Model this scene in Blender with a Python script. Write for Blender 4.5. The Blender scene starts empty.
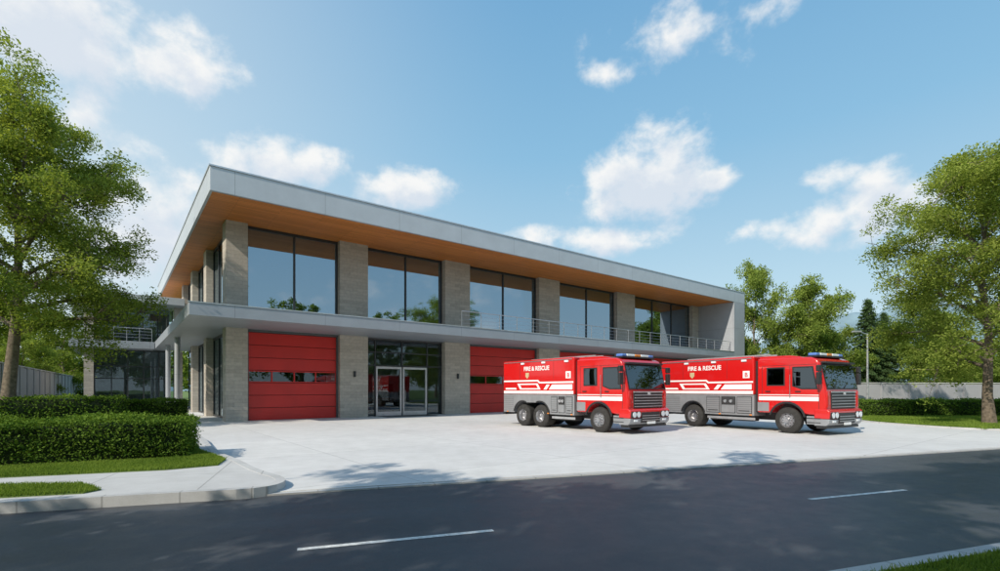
import bpy, math, random
import numpy as np
from mathutils import Vector, Matrix
S = bpy.context.scene
COL = S.collection
random.seed(4)

# ------------------------------------------------------------------ materials
def nt_mat(name):
    m = bpy.data.materials.new(name); m.use_nodes = True
    nt = m.node_tree
    return m, nt, nt.nodes['Principled BSDF']

def coords(nt, kind='Object'):
    return nt.nodes.new('ShaderNodeTexCoord').outputs[kind]

def noise(nt, vec, scale, detail=5, rough=.55):
    n = nt.nodes.new('ShaderNodeTexNoise'); n.inputs['Scale'].default_value = scale
    n.inputs['Detail'].default_value = detail; n.inputs['Roughness'].default_value = rough
    nt.links.new(vec, n.inputs['Vector']); return n.outputs['Fac']

def ramp(nt, fac, stops):
    r = nt.nodes.new('ShaderNodeValToRGB'); e = r.color_ramp.elements
    while len(e) < len(stops): e.new(.5)
    for el, (p, c) in zip(e, stops):
        el.position = p; el.color = (c[0], c[1], c[2], 1)
    nt.links.new(fac, r.inputs['Fac']); return r.outputs['Color']

def mix(nt, a, b, fac, mode='MIX'):
    n = nt.nodes.new('ShaderNodeMix'); n.data_type = 'RGBA'; n.blend_type = mode
    for sock, v in ((n.inputs[0], fac), (n.inputs[6], a), (n.inputs[7], b)):
        if hasattr(v, 'links') or isinstance(v, bpy.types.NodeSocket): nt.links.new(v, sock)
        else: sock.default_value = v if not isinstance(v, tuple) else (*v[:3], 1)
    return n.outputs[2]

def bump(nt, bsdf, h, strength, dist=.01):
    b = nt.nodes.new('ShaderNodeBump'); b.inputs['Strength'].default_value = strength
    b.inputs['Distance'].default_value = dist
    nt.links.new(h, b.inputs['Height']); nt.links.new(b.outputs[0], bsdf.inputs['Normal'])

def pmat(name, base, rough=.5, metal=0, var=.12, scale=3, bmp=0, bscale=40, coat=0, spec=.5):
    m, nt, b = nt_mat(name); v = coords(nt)
    f = noise(nt, v, scale)
    lo = tuple(c * (1 - var) for c in base); hi = tuple(min(1, c * (1 + var)) for c in base)
    nt.links.new(ramp(nt, f, [(.3, lo), (.7, hi)]), b.inputs['Base Color'])
    b.inputs['Roughness'].default_value = rough; b.inputs['Metallic'].default_value = metal
    b.inputs['Coat Weight'].default_value = coat; b.inputs['Coat Roughness'].default_value = .05
    b.inputs['Specular IOR Level'].default_value = spec
    if bmp: bump(nt, b, noise(nt, v, bscale), bmp)
    return m

def m_asphalt():
    m, nt, b = nt_mat('asphalt'); v = coords(nt)
    big = noise(nt, v, .35, 4); fine = noise(nt, v, 90, 3, .8); mid = noise(nt, v, 2.5, 6, .7)
    c = ramp(nt, big, [(.3, (.050, .057, .068)), (.7, (.074, .080, .090))])
    c = mix(nt, c, ramp(nt, fine, [(.35, (.45, .45, .45)), (.7, (1.5, 1.5, 1.5))]), .6, 'MULTIPLY')
    c = mix(nt, c, ramp(nt, mid, [(.3, (.8, .8, .8)), (.7, (1.15, 1.15, 1.15))]), .8, 'MULTIPLY')
    mp = nt.nodes.new('ShaderNodeMapping'); mp.vector_type = 'TEXTURE'; mp.inputs['Rotation'].default_value[2] = math.radians(19.34)
    nt.links.new(v, mp.inputs['Vector'])
    m2 = nt.nodes.new('ShaderNodeMapping'); m2.inputs['Scale'].default_value = (.06, 1.3, 1); nt.links.new(mp.outputs[0], m2.inputs['Vector'])
    c = mix(nt, c, ramp(nt, noise(nt, m2.outputs[0], 1, 4, .6), [(.35, (.86, .86, .86)), (.65, (1.14, 1.13, 1.11))]), .9, 'MULTIPLY')
    nt.links.new(c, b.inputs['Base Color'])
    nt.links.new(ramp(nt, mid, [(.3, (.40,) * 3), (.75, (.58,) * 3)]), b.inputs['Roughness'])
    bump(nt, b, fine, .35, .006); return m

def m_concrete(name, lo, hi, joint=3.0, jrot=0.0, jw=.012):
    m, nt, b = nt_mat(name); v = coords(nt)
    big = noise(nt, v, .22, 6, .6); fine = noise(nt, v, 60, 3, .7); mid = noise(nt, v, 1.7, 7, .7)
    c = ramp(nt, big, [(.3, lo), (.7, hi)])
    c = mix(nt, c, ramp(nt, mid, [(.25, (.85, .85, .84)), (.6, (1.03, 1.03, 1.03))]), .9, 'MULTIPLY')
    c = mix(nt, c, ramp(nt, fine, [(.3, (.9, .9, .9)), (.7, (1.06, 1.06, 1.06))]), .7, 'MULTIPLY')
    mp = nt.nodes.new('ShaderNodeMapping'); mp.inputs['Rotation'].default_value[2] = jrot
    nt.links.new(v, mp.inputs['Vector'])
    br = nt.nodes.new('ShaderNodeTexBrick'); br.offset = 0
    br.inputs['Scale'].default_value = 1; br.inputs['Mortar Size'].default_value = jw
    br.inputs['Brick Width'].default_value = joint; br.inputs['Row Height'].default_value = joint
    br.inputs['Color1'].default_value = (1, 1, 1, 1); br.inputs['Color2'].default_value = (.94, .94, .95, 1)
    br.inputs['Mortar'].default_value = (.55, .55, .55, 1)
    nt.links.new(mp.outputs[0], br.inputs['Vector'])
    c = mix(nt, c, br.outputs['Color'], .85, 'MULTIPLY')
    nt.links.new(c, b.inputs['Base Color']); b.inputs['Roughness'].default_value = .7
    bump(nt, b, fine, .2, .004); return m

def wallvec(nt):
    v = coords(nt); s = nt.nodes.new('ShaderNodeSeparateXYZ'); nt.links.new(v, s.inputs[0])
    a = nt.nodes.new('ShaderNodeMath'); nt.links.new(s.outputs[0], a.inputs[0]); nt.links.new(s.outputs[1], a.inputs[1])
    c = nt.nodes.new('ShaderNodeCombineXYZ'); nt.links.new(a.outputs[0], c.inputs[0]); nt.links.new(s.outputs[2], c.inputs[1])
    return v, c.outputs[0]

def m_stone():
    m, nt, b = nt_mat('ledger_stone'); v, w = wallvec(nt)
    br = nt.nodes.new('ShaderNodeTexBrick'); nt.links.new(w, br.inputs['Vector'])
    br.inputs['Scale'].default_value = 1; br.inputs['Brick Width'].default_value = .8; br.inputs['Row Height'].default_value = .20
    br.inputs['Mortar Size'].default_value = .005; br.inputs['Bias'].default_value = 0
    br.inputs['Color1'].default_value = (.51, .47, .415, 1); br.inputs['Color2'].default_value = (.42, .385, .34, 1)
    br.inputs['Mortar'].default_value = (.30, .275, .245, 1)
    f = noise(nt, v, 5, 6, .7)
    c = mix(nt, br.outputs['Color'], ramp(nt, f, [(.3, (.80, .80, .80)), (.7, (1.12, 1.10, 1.07))]), .9, 'MULTIPLY')
    nt.links.new(c, b.inputs['Base Color']); b.inputs['Roughness'].default_value = .85
    a = nt.nodes.new('ShaderNodeMath'); a.operation = 'MULTIPLY_ADD'
    nt.links.new(f, a.inputs[0]); a.inputs[1].default_value = .6
    inv = nt.nodes.new('ShaderNodeMath'); inv.operation = 'SUBTRACT'; inv.inputs[0].default_value = 1
    nt.links.new(br.outputs['Fac'], inv.inputs[1]); nt.links.new(inv.outputs[0], a.inputs[2])
    bump(nt, b, a.outputs[0], .4, .015); return m

def m_panel(name, base, w=3.0, h=10, rough=.4, metal=.0):
    m, nt, b = nt_mat(name); v, wv = wallvec(nt)
    br = nt.nodes.new('ShaderNodeTexBrick'); nt.links.new(wv, br.inputs['Vector']); br.offset = 0
    br.inputs['Scale'].default_value = 1; br.inputs['Brick Width'].default_value = w; br.inputs['Row Height'].default_value = h
    br.inputs['Mortar Size'].default_value = .012
    br.inputs['Color1'].default_value = (*base, 1); br.inputs['Color2'].default_value = (*[c * .95 for c in base], 1)
    br.inputs['Mortar'].default_value = (*[c * .6 for c in base], 1)
    f = noise(nt, v, 1.2, 6, .65)
    c = mix(nt, br.outputs['Color'], ramp(nt, f, [(.3, (.9, .9, .9)), (.7, (1.05, 1.05, 1.05))]), .8, 'MULTIPLY')
    nt.links.new(c, b.inputs['Base Color']); b.inputs['Roughness'].default_value = rough; b.inputs['Metallic'].default_value = metal
    return m

def m_wood():
    m, nt, b = nt_mat('soffit_wood'); v = coords(nt)
    br = nt.nodes.new('ShaderNodeTexBrick'); nt.links.new(v, br.inputs['Vector'])
    br.inputs['Scale'].default_value = 1; br.inputs['Brick Width'].default_value = 4; br.inputs['Row Height'].default_value = .2
    br.inputs['Mortar Size'].default_value = .008
    br.inputs['Color1'].default_value = (.74, .27, .07, 1); br.inputs['Color2'].default_value = (.60, .205, .048, 1)
    br.inputs['Mortar'].default_value = (.18, .06, .02, 1)
    mp = nt.nodes.new('ShaderNodeMapping'); mp.inputs['Scale'].default_value = (.8, 14, 1); nt.links.new(v, mp.inputs['Vector'])
    f = noise(nt, mp.outputs[0], 2, 6, .6)
    c = mix(nt, br.outputs['Color'], ramp(nt, f, [(.3, (.76, .74, .70)), (.7, (1.15, 1.15, 1.15))]), .8, 'MULTIPLY')
    nt.links.new(c, b.inputs['Base Color']); b.inputs['Roughness'].default_value = .5; b.inputs['Specular IOR Level'].default_value = .3; return m

def m_glass(name, refl, tint, rough=.01, gc=(.80, .88, .95)):
    m = bpy.data.materials.new(name); m.use_nodes = True; nt = m.node_tree; nt.nodes.clear()
    o = nt.nodes.new('ShaderNodeOutputMaterial'); g = nt.nodes.new('ShaderNodeBsdfGlossy'); t = nt.nodes.new('ShaderNodeBsdfTransparent')
    g.inputs['Roughness'].default_value = rough; g.inputs['Color'].default_value = (*gc, 1)
    t.inputs['Color'].default_value = (*tint, 1)
    fr = nt.nodes.new('ShaderNodeFresnel'); fr.inputs['IOR'].default_value = 1.5
    a = nt.nodes.new('ShaderNodeMath'); a.use_clamp = True; nt.links.new(fr.outputs[0], a.inputs[0]); a.inputs[1].default_value = refl
    mx = nt.nodes.new('ShaderNodeMixShader'); nt.links.new(a.outputs[0], mx.inputs[0]); nt.links.new(t.outputs[0], mx.inputs[1]); nt.links.new(g.outputs[0], mx.inputs[2])
    v = coords(nt); b = nt.nodes.new('ShaderNodeBump'); b.inputs['Strength'].default_value = .03; b.inputs['Distance'].default_value = .05
    nt.links.new(noise(nt, v, .6, 2), b.inputs['Height']); nt.links.new(b.outputs[0], g.inputs['Normal'])
    nt.links.new(mx.outputs[0], o.inputs['Surface']); return m

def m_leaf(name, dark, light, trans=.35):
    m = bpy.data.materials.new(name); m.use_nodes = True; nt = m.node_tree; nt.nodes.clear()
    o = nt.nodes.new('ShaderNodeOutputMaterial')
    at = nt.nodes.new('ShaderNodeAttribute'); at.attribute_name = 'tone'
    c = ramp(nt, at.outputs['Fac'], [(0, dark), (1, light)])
    d = nt.nodes.new('ShaderNodeBsdfDiffuse'); nt.links.new(c, d.inputs[0])
    t = nt.nodes.new('ShaderNodeBsdfTranslucent'); nt.links.new(mix(nt, c, (1.3, 1.3, .6), 1, 'MULTIPLY'), t.inputs[0])
    m1 = nt.nodes.new('ShaderNodeMixShader'); m1.inputs[0].default_value = trans
    nt.links.new(d.outputs[0], m1.inputs[1]); nt.links.new(t.outputs[0], m1.inputs[2])
    nt.links.new(m1.outputs[0], o.inputs['Surface']); return m

def m_ground():
    m, nt, b = nt_mat('grass_ground'); v = coords(nt)
    c = ramp(nt, noise(nt, v, .8, 8, .7), [(.3, (.09, .155, .028)), (.7, (.16, .235, .05))])
    c = mix(nt, c, ramp(nt, noise(nt, v, 40, 4, .8), [(.3, (.5, .5, .5)), (.7, (1.3, 1.3, 1.2))]), .8, 'MULTIPLY')
    nt.links.new(c, b.inputs['Base Color']); b.inputs['Roughness'].default_value = .9
    bump(nt, b, noise(nt, v, 45, 4, .8), .8, .03); return m

ASPH = m_asphalt()
DRIVE = m_concrete('drive_concrete', (.60, .595, .585), (.70, .695, .685), 4.5, math.radians(-37.66))
WALK = m_concrete('pavement_concrete', (.50, .50, .50), (.60, .595, .58), 1.8, math.radians(-20))
KERB = m_concrete('kerb_concrete', (.46, .46, .46), (.56, .56, .55), 1.0, math.radians(-20))
PAINT = pmat('road_paint', (.72, .72, .70), .6, var=.3, scale=18)
STONE = m_stone()
FASCIA = m_panel('fascia_metal', (.50, .535, .575), 4.2, 40, .38, .1)
SLABM = m_panel('slab_metal', (.32, .35, .39), 4.2, 40, .45, .1)
WHITEWALL = m_panel('render_panel', (.37, .395, .43), 3.5, 2.7, .6)
WOOD = m_wood()
FRAME = pmat('dark_frame', (.045, .05, .055), .4, .3)
ALU = pmat('aluminium', (.60, .61, .63), .35, .7)
GLASS = m_glass('window_glass', .42, (.30, .38, .44), gc=(.62, .77, .90))
GLASS2 = m_glass('entry_glass', .03, (.72, .80, .82))
INT = pmat('interior_wall', (.38, .37, .35), .8)
INTD = pmat('interior_dark', (.10, .105, .11), .8)
REDDOOR = pmat('red_door', (.57, .022, .018), .42, var=.10, scale=.8)
RED = pmat('red_paint', (.58, .009, .009), .25, var=.06, scale=.7, coat=.9)
WHITE = pmat('white_decal', (.80, .80, .80), .4, var=.06)
GOLD = pmat('gold_decal', (.60, .48, .28), .4, .2)
BLACK = pmat('black_plastic', (.022, .022, .024), .45)
TYRE = pmat('tyre_rubber', (.028, .027, .026), .85, var=.3, scale=8, bmp=.3)
STEEL = pmat('steel', (.52, .52, .54), .35, .85)
CHAS = pmat('chassis', (.035, .035, .038), .7, var=.3)
SHUT = m_panel('roller_shutter', (.38, .39, .41), 50, .09, .4, .5)
SILVER = pmat('silver_paint', (.34, .35, .37), .35, .4, var=.12)
CGLASS = m_glass('cab_glass', .12, (.08, .10, .11), gc=(.75, .85, .92))
BARK = pmat('bark', (.15, .12, .09), .95, var=.45, scale=9, bmp=.9, bscale=14)
GROUND = m_ground()
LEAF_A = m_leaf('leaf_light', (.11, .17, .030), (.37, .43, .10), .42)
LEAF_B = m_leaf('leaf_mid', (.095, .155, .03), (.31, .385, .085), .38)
LEAF_C = m_leaf('leaf_conifer', (.045, .085, .038), (.12, .19, .07), .15)
LEAF_H = m_leaf('leaf_hedge', (.045, .10, .016), (.19, .29, .05), .28)
LEAF_G = m_leaf('grass_blade', (.11, .185, .03), (.26, .35, .07), .35)
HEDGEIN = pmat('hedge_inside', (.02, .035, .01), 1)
HILL = pmat('hill_forest_hazed', (.19, .28, .33), 1, var=.2, scale=.03)  # forest green shifted to blue-grey, distance haze put into the base colour
WALLM = m_panel('boundary_panel', (.36, .36, .38), 2.4, 9, .8)
def simple(name, col, rough=.2):
    m, nt, b = nt_mat(name); b.inputs['Base Color'].default_value = (*col, 1); b.inputs['Roughness'].default_value = rough
    b.inputs['Coat Weight'].default_value = .6
    return m
BLUE = simple('blue_lens', (.10, .22, .60)); AMBER = simple('amber_lens', (.8, .25, .02)); CLEAR = simple('clear_lens', (.78, .82, .86), .08)

# ------------------------------------------------------------------ mesh helpers
def empty(name, loc=(0, 0, 0), rz=0):
    e = bpy.data.objects.new(name, None); e.location = loc; e.rotation_euler[2] = rz; COL.objects.link(e); return e

def mk(name, verts, faces, mat, parent=None, bevel=0, seg=2, smooth=False, ang=35):
    me = bpy.data.meshes.new(name); me.from_pydata([tuple(v) for v in verts], [], [tuple(f) for f in faces])
    import bmesh
    bm = bmesh.new(); bm.from_mesh(me); bmesh.ops.recalc_face_normals(bm, faces=bm.faces); bm.to_mesh(me); bm.free()
    ob = bpy.data.objects.new(name, me); COL.objects.link(ob)
    for m in (mat if isinstance(mat, list) else [mat]): me.materials.append(m)
    if parent: ob.parent = parent
    if bevel:
        b = ob.modifiers.new('b', 'BEVEL'); b.width = bevel; b.segments = seg; b.limit_method = 'ANGLE'; b.angle_limit = math.radians(ang)
        smooth = True
    if smooth:
        me.polygons.foreach_set('use_smooth', [True] * len(me.polygons))
        if bevel:
            w = ob.modifiers.new('w', 'WEIGHTED_NORMAL'); w.keep_sharp = True
    return ob

BF = [(0, 1, 2, 3), (4, 7, 6, 5), (0, 4, 5, 1), (1, 5, 6, 2), (2, 6, 7, 3), (3, 7, 4, 0)]
def boxv(x0, x1, y0, y1, z0, z1):
    return [(x0, y0, z0), (x1, y0, z0), (x1, y1, z0), (x0, y1, z0), (x0, y0, z1), (x1, y0, z1), (x1, y1, z1), (x0, y1, z1)]
def box(name, x0, x1, y0, y1, z0, z1, mat, parent=None, bevel=0, seg=2):
    return mk(name, boxv(x0, x1, y0, y1, z0, z1), BF, mat, parent, bevel, seg)
def boxes(name, lst, mat, parent=None, bevel=0):
    V = []; F = []
    for b in lst:
        o = len(V); V += boxv(*b); F += [tuple(i + o for i in f) for f in BF]
    return mk(name, V, F, mat, parent, bevel, 1)
def prism(name, pts, y0, y1, mat, parent=None, bevel=0, seg=3):
    n = len(pts); V = [(p[0], y0, p[1]) for p in pts] + [(p[0], y1, p[1]) for p in pts]
    F = [tuple(range(n)), tuple(range(2 * n - 1, n - 1, -1))] + [(i, (i + 1) % n, n + (i + 1) % n, n + i) for i in range(n)]
    return mk(name, V, F, mat, parent, bevel, seg)
def slab_poly(name, pts, z0, z1, mat, parent=None):
    n = len(pts); V = [(p[0], p[1], z0) for p in pts] + [(p[0], p[1], z1) for p in pts]
    F = [tuple(range(n)), tuple(range(2 * n - 1, n - 1, -1))] + [(i, (i + 1) % n, n + (i + 1) % n, n + i) for i in range(n)]
    return mk(name, V, F, mat, parent)
def lathe(name, prof, cx, cy, cz, mat, parent=None, n=36, sgn=1):
    V = []; F = []; m = len(prof)
    for i in range(n):
        a = 2 * math.pi * i / n
        for r, y in prof: V.append((cx + r * math.cos(a), cy + sgn * y, cz + r * math.sin(a)))
    for i in range(n):
        j = (i + 1) % n
        for k in range(m - 1): F.append((i * m + k, j * m + k, j * m + k + 1, i * m + k + 1))
    ob = mk(name, V, F, mat, parent, smooth=True)
    ob.data.set_sharp_from_angle(angle=math.radians(35)); return ob
def rod(name, p0, p1, r, mat, parent=None, n=8, r2=None):
    p0 = Vector(p0); p1 = Vector(p1); d = (p1 - p0).normalized(); r2 = r if r2 is None else r2
    u = d.orthogonal().normalized(); w = d.cross(u); V = []
    for p, rr in ((p0, r), (p1, r2)):
        for i in range(n):
            a = 2 * math.pi * i / n; V.append(p + (u * math.cos(a) + w * math.sin(a)) * rr)
    F = [(i, (i + 1) % n, n + (i + 1) % n, n + i) for i in range(n)] + [tuple(range(n)), tuple(range(2 * n - 1, n - 1, -1))]
    ob = mk(name, V, F, mat, parent, smooth=True); ob.data.set_sharp_from_angle(angle=math.radians(40)); return ob
def offset_path(pts, w):
    out = []
    for i, p in enumerate(pts):
        a = Vector(pts[max(0, i - 1)]); b = Vector(pts[min(len(pts) - 1, i + 1)])
        d = (b - a).normalized(); nn = Vector((-d.y, d.x)); out.append((p[0] + nn.x * w, p[1] + nn.y * w))
    return out
def smooth_path(pts, it=2):
    for _ in range(it):
        q = [pts[0]]
        for a, b in zip(pts[:-1], pts[1:]):
            q.append((a[0] * .75 + b[0] * .25, a[1] * .75 + b[1] * .25)); q.append((a[0] * .25 + b[0] * .75, a[1] * .25 + b[1] * .75))
        q.append(pts[-1]); pts = q
    return pts
def slab_poly_strip(name, p, q, z0, z1, mat, parent=None):
    n = len(p); V = []
    for a, b in zip(p, q): V += [(a[0], a[1], z0), (a[0], a[1], z1), (b[0], b[1], z1), (b[0], b[1], z0)]
    F = []
    for i in range(n - 1):
        o = i * 4; t = o + 4
        for k in range(4): F.append((o + k, o + (k + 1) % 4, t + (k + 1) % 4, t + k))
    F += [(0, 1, 2, 3), ((n - 1) * 4 + 3, (n - 1) * 4 + 2, (n - 1) * 4 + 1, (n - 1) * 4)]
    return mk(name, V, F, mat, parent)
def band(name, pts, w, z0, z1, mat, parent=None):
    return slab_poly_strip(name, pts, offset_path(pts, w), z0, z1, mat, parent)

# ---- numpy foliage mesh
def leaves(cent, size, rng, aspect=.5, up=.5, tone=None):
    n = len(cent)
    nrm = rng.normal(size=(n, 3)); nrm[:, 2] = np.abs(nrm[:, 2]) + up; nrm /= np.linalg.norm(nrm, axis=1)[:, None]
    r = rng.normal(size=(n, 3)); u = np.cross(nrm, r); u /= np.linalg.norm(u, axis=1)[:, None] + 1e-9
    w = np.cross(nrm, u); s = (size * rng.uniform(.6, 1.4, n))[:, None]
    V = np.empty((n, 4, 3)); V[:, 0] = cent - u * s * .5; V[:, 2] = cent + u * s * .5
    V[:, 1] = cent + w * s * .5 * aspect; V[:, 3] = cent - w * s * .5 * aspect
    return V.reshape(-1, 3)
def tubes(paths, n=7):
    V = []; F = []
    for pts, rad in paths:
        pts = np.array(pts, float); o = len(V)
        for i in range(len(pts)):
            d = pts[min(i + 1, len(pts) - 1)] - pts[max(i - 1, 0)]; d /= np.linalg.norm(d) + 1e-9
            u = np.cross(d, (.3, .9, .1)); u /= np.linalg.norm(u) + 1e-9; w = np.cross(d, u)
            for k in range(n):
                a = 2 * math.pi * k / n; V.append(pts[i] + (u * math.cos(a) + w * math.sin(a)) * rad[i])
        for i in range(len(pts) - 1):
            for k in range(n):
                F.append((o + i * n + k, o + i * n + (k + 1) % n, o + (i + 1) * n + (k + 1) % n, o + (i + 1) * n + k))
    return np.array(V), np.array(F)
def quad_mesh(name, parts, mats):
    vs = []; fs = []; mi = []; tn = []; o = 0
    for v, f, m, t in parts:
        vs.append(v); fs.append(f + o); mi.append(np.full(len(f), m)); tn.append(t); o += len(v)
    V = np.concatenate(vs); F = np.concatenate(fs); MI = np.concatenate(mi); T = np.concatenate(tn)
    me = bpy.data.meshes.new(name); me.vertices.add(len(V)); me.vertices.foreach_set('co', V.astype(np.float32).ravel())
    me.loops.add(F.size); me.loops.foreach_set('vertex_index', F.astype(np.int32).ravel())
    me.polygons.add(len(F)); me.polygons.foreach_set('loop_start', np.arange(0, F.size, 4, dtype=np.int32))
    me.polygons.foreach_set('material_index', MI.astype(np.int32))
    a = me.attributes.new('tone', 'FLOAT', 'FACE'); a.data.foreach_set('value', T.astype(np.float32))
    for m in mats: me.materials.append(m)
    me.update(calc_edges=True); return me
def lq(n): return np.arange(n * 4).reshape(-1, 4)

def tree_mesh(name, seed, H, R, base, tr, nleaf, lsize, limbs=17, leafm=None, sig=.42, subs=8, wide=.38, span=.66, droop=.35):
    leafm = leafm or LEAF_A
    rng = np.random.default_rng(seed); paths = []
    tp = []; lean = rng.normal(size=2) * .03
    for i in range(9):
        z = H * .86 * i / 8; tp.append((lean[0] * z + .12 * math.sin(i * 1.3 + seed), lean[1] * z + .12 * math.cos(i * 1.7 + seed) - .12 * math.cos(seed), z - .1))
    tp[0] = (tp[1][0] * .5, tp[1][1] * .5, -.15)
    rad = [tr * (1.35 if i == 0 else 1) * (1 - .9 * i / 8) for i in range(9)]
    paths.append((tp, rad)); tpa = np.array(tp)
    def tpos(z):
        return np.array([np.interp(z, tpa[:, 2], tpa[:, k]) for k in range(3)])
    env = lambda t: math.sqrt(max(.03, 1 - ((t - wide) / span) ** 2))
    cl = []; cs = []
    for i in range(limbs):
        f = i / (limbs - 1); h0 = base + (H * .80 - base) * f; az = i * 2.399 + rng.uniform(-.3, .3)
        ft = min(.98, max(0.02, f * .88 + rng.uniform(.0, .14))); zt = base * .9 + (H - base * .9) * ft
        rr = R * env(ft) * rng.uniform(.74, 1.03) * (1 if f < .9 else .5)
        p0 = tpos(h0 * .92); p3 = np.array([p0[0] + rr * math.cos(az), p0[1] + rr * math.sin(az), max(zt, h0 * .9)])
        c = p0 * .45 + p3 * .55; c[2] = p0[2] + (p3[2] - p0[2]) * .75 + .6
        P = [(1 - t) ** 2 * p0 + 2 * t * (1 - t) * c + t * t * p3 for t in np.linspace(0, 1, 7)]
        r0 = tr * (.45 - .25 * f)
        paths.append((P, [r0 * (1 - .85 * t) for t in np.linspace(0, 1, 7)])); P = np.array(P)
        for j in range(subs):
            t = .28 + .72 * j / (subs - 1); k = t * 6; k0 = int(min(5, k)); b = P[k0] + (P[k0 + 1] - P[k0]) * (k - k0)
            d = rng.normal(size=3); d[2] = d[2] * .5 + .2; out = P[-1] - P[0]; out /= np.linalg.norm(out); d = d / np.linalg.norm(d) + out * .6
            d /= np.linalg.norm(d); L = R * rng.uniform(.16, .34); e = b + d * L
            mid = (b + e) / 2 + np.array([0, 0, .12]); paths.append(([b, mid, e], [r0 * .35, r0 * .22, r0 * .08]))
            for q in range(4):
                tt = rng.uniform(.3, 1.15); ctr = b + (e - b) * tt + rng.normal(size=3) * L * .27
                paths.append(([b + (e - b) * min(1, tt * .6), ctr], [r0 * .14, r0 * .05])); cl.append(ctr); cs.append(rng.uniform(.6, 1.25))
    cl = np.array(cl); cs = np.array(cs); n = len(cl); w = cs ** 2; idx = rng.choice(n, nleaf, p=w / w.sum())
    off = rng.normal(size=(nleaf, 3)); off /= np.linalg.norm(off, axis=1)[:, None]; off *= (rng.uniform(0, 1, nleaf) ** .55)[:, None]
    off *= (sig * 1.75 * cs[idx])[:, None]; hr = np.hypot(off[:, 0], off[:, 1]); off[:, 2] = off[:, 2] * .55 - droop * hr
    tr_ = rng.uniform(size=nleaf) < .12; off[tr_, 2] -= rng.uniform(0, 1, tr_.sum()) ** 2 * sig * 2.2; off[tr_, :2] *= .55
    C = cl[idx] + off
    ctone = rng.uniform(0, 1, n)
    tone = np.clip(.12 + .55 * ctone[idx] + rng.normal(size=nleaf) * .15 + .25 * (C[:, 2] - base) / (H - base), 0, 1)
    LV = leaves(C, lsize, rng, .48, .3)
    TV, TF = tubes(paths, 6)
    return quad_mesh(name, [(TV, TF, 0, np.zeros(len(TF))), (LV, lq(nleaf), 1, tone)], [BARK, leafm])

def conifer_mesh(name, seed, H, R, nleaf, lsize):
    rng = np.random.default_rng(seed); paths = [([(0, 0, -.1), (0, 0, H * .5), (0, 0, H)], [.22, .13, .02])]
    C = []; 
    for i in range(120):
        f = (i / 119) ** .9; z = H * (.08 + .9 * f); L = R * (1 - f) ** .85 * rng.uniform(.75, 1.1) + .15; az = i * 2.399
        e = np.array([L * math.cos(az), L * math.sin(az), z - L * .25]); b = np.array([0, 0, z])
        paths.append(([b, e], [.04, .01])); m = int(nleaf * (L + .2) / (R * 60)) + 10
        t = rng.uniform(.1, 1.05, m) ** .7
        C.append(b + (e - b) * t[:, None] + rng.normal(size=(m, 3)) * np.array([.20, .20, .10]) * (1.1 - t[:, None] * .5))
    C = np.concatenate(C); tone = np.clip(rng.normal(size=len(C)) * .2 + .45, 0, 1)
    TV, TF = tubes(paths, 5)
    return quad_mesh(name, [(TV, TF, 0, np.zeros(len(TF))), (leaves(C, lsize, rng, .35, .2), lq(len(C)), 1, tone)], [BARK, LEAF_C])

def put(name, me, x, y, z=0, s=1, rz=0, sz=None):
    o = bpy.data.objects.new(name, me); o.location = (x, y, z); o.scale = (s, s, sz or s); o.rotation_euler[2] = rz; COL.objects.link(o); return o

def in_poly(P, poly):
    x, y = P[:, 0], P[:, 1]; ins = np.zeros(len(P), bool); n = len(poly)
    for i in range(n):
        x1, y1 = poly[i]; x2, y2 = poly[(i + 1) % n]
        c = ((y1 > y) != (y2 > y)) & (x < (x2 - x1) * (y - y1) / (y2 - y1 + 1e-12) + x1); ins ^= c
    return ins
def grass_blades(name, poly, z, dens, h, seed, wid=.006):
    rng = np.random.default_rng(seed); pa = np.array(poly); lo = pa.min(0); hi = pa.max(0)
    n = int((hi - lo).prod() * dens); P = rng.uniform(lo, hi, (n, 2)); P = P[in_poly(P, poly)]; n = len(P)
    a = rng.uniform(0, 2 * math.pi, n); hh = h * rng.uniform(.5, 1.35, n); ln = rng.normal(size=(n, 2)) * .45 * hh[:, None]
    dx = np.stack([np.cos(a), np.sin(a)], 1) * wid
    V = np.empty((n, 4, 3)); V[:, 0, :2] = P - dx; V[:, 1, :2] = P + dx; V[:, 2, :2] = P + ln + dx * .3; V[:, 3, :2] = P + ln - dx * .3
    V[:, 0, 2] = V[:, 1, 2] = z - .01; V[:, 2, 2] = V[:, 3, 2] = z + hh
    patch = .5 + .25 * np.sin(P[:, 0] * 2.1 + 1) * np.cos(P[:, 1] * 1.7) 
    me = quad_mesh(name, [(V.reshape(-1, 3), lq(n), 0, np.clip(patch + rng.normal(size=n) * .22, 0, 1))], [LEAF_G])
    return put(name, me, 0, 0)

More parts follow.
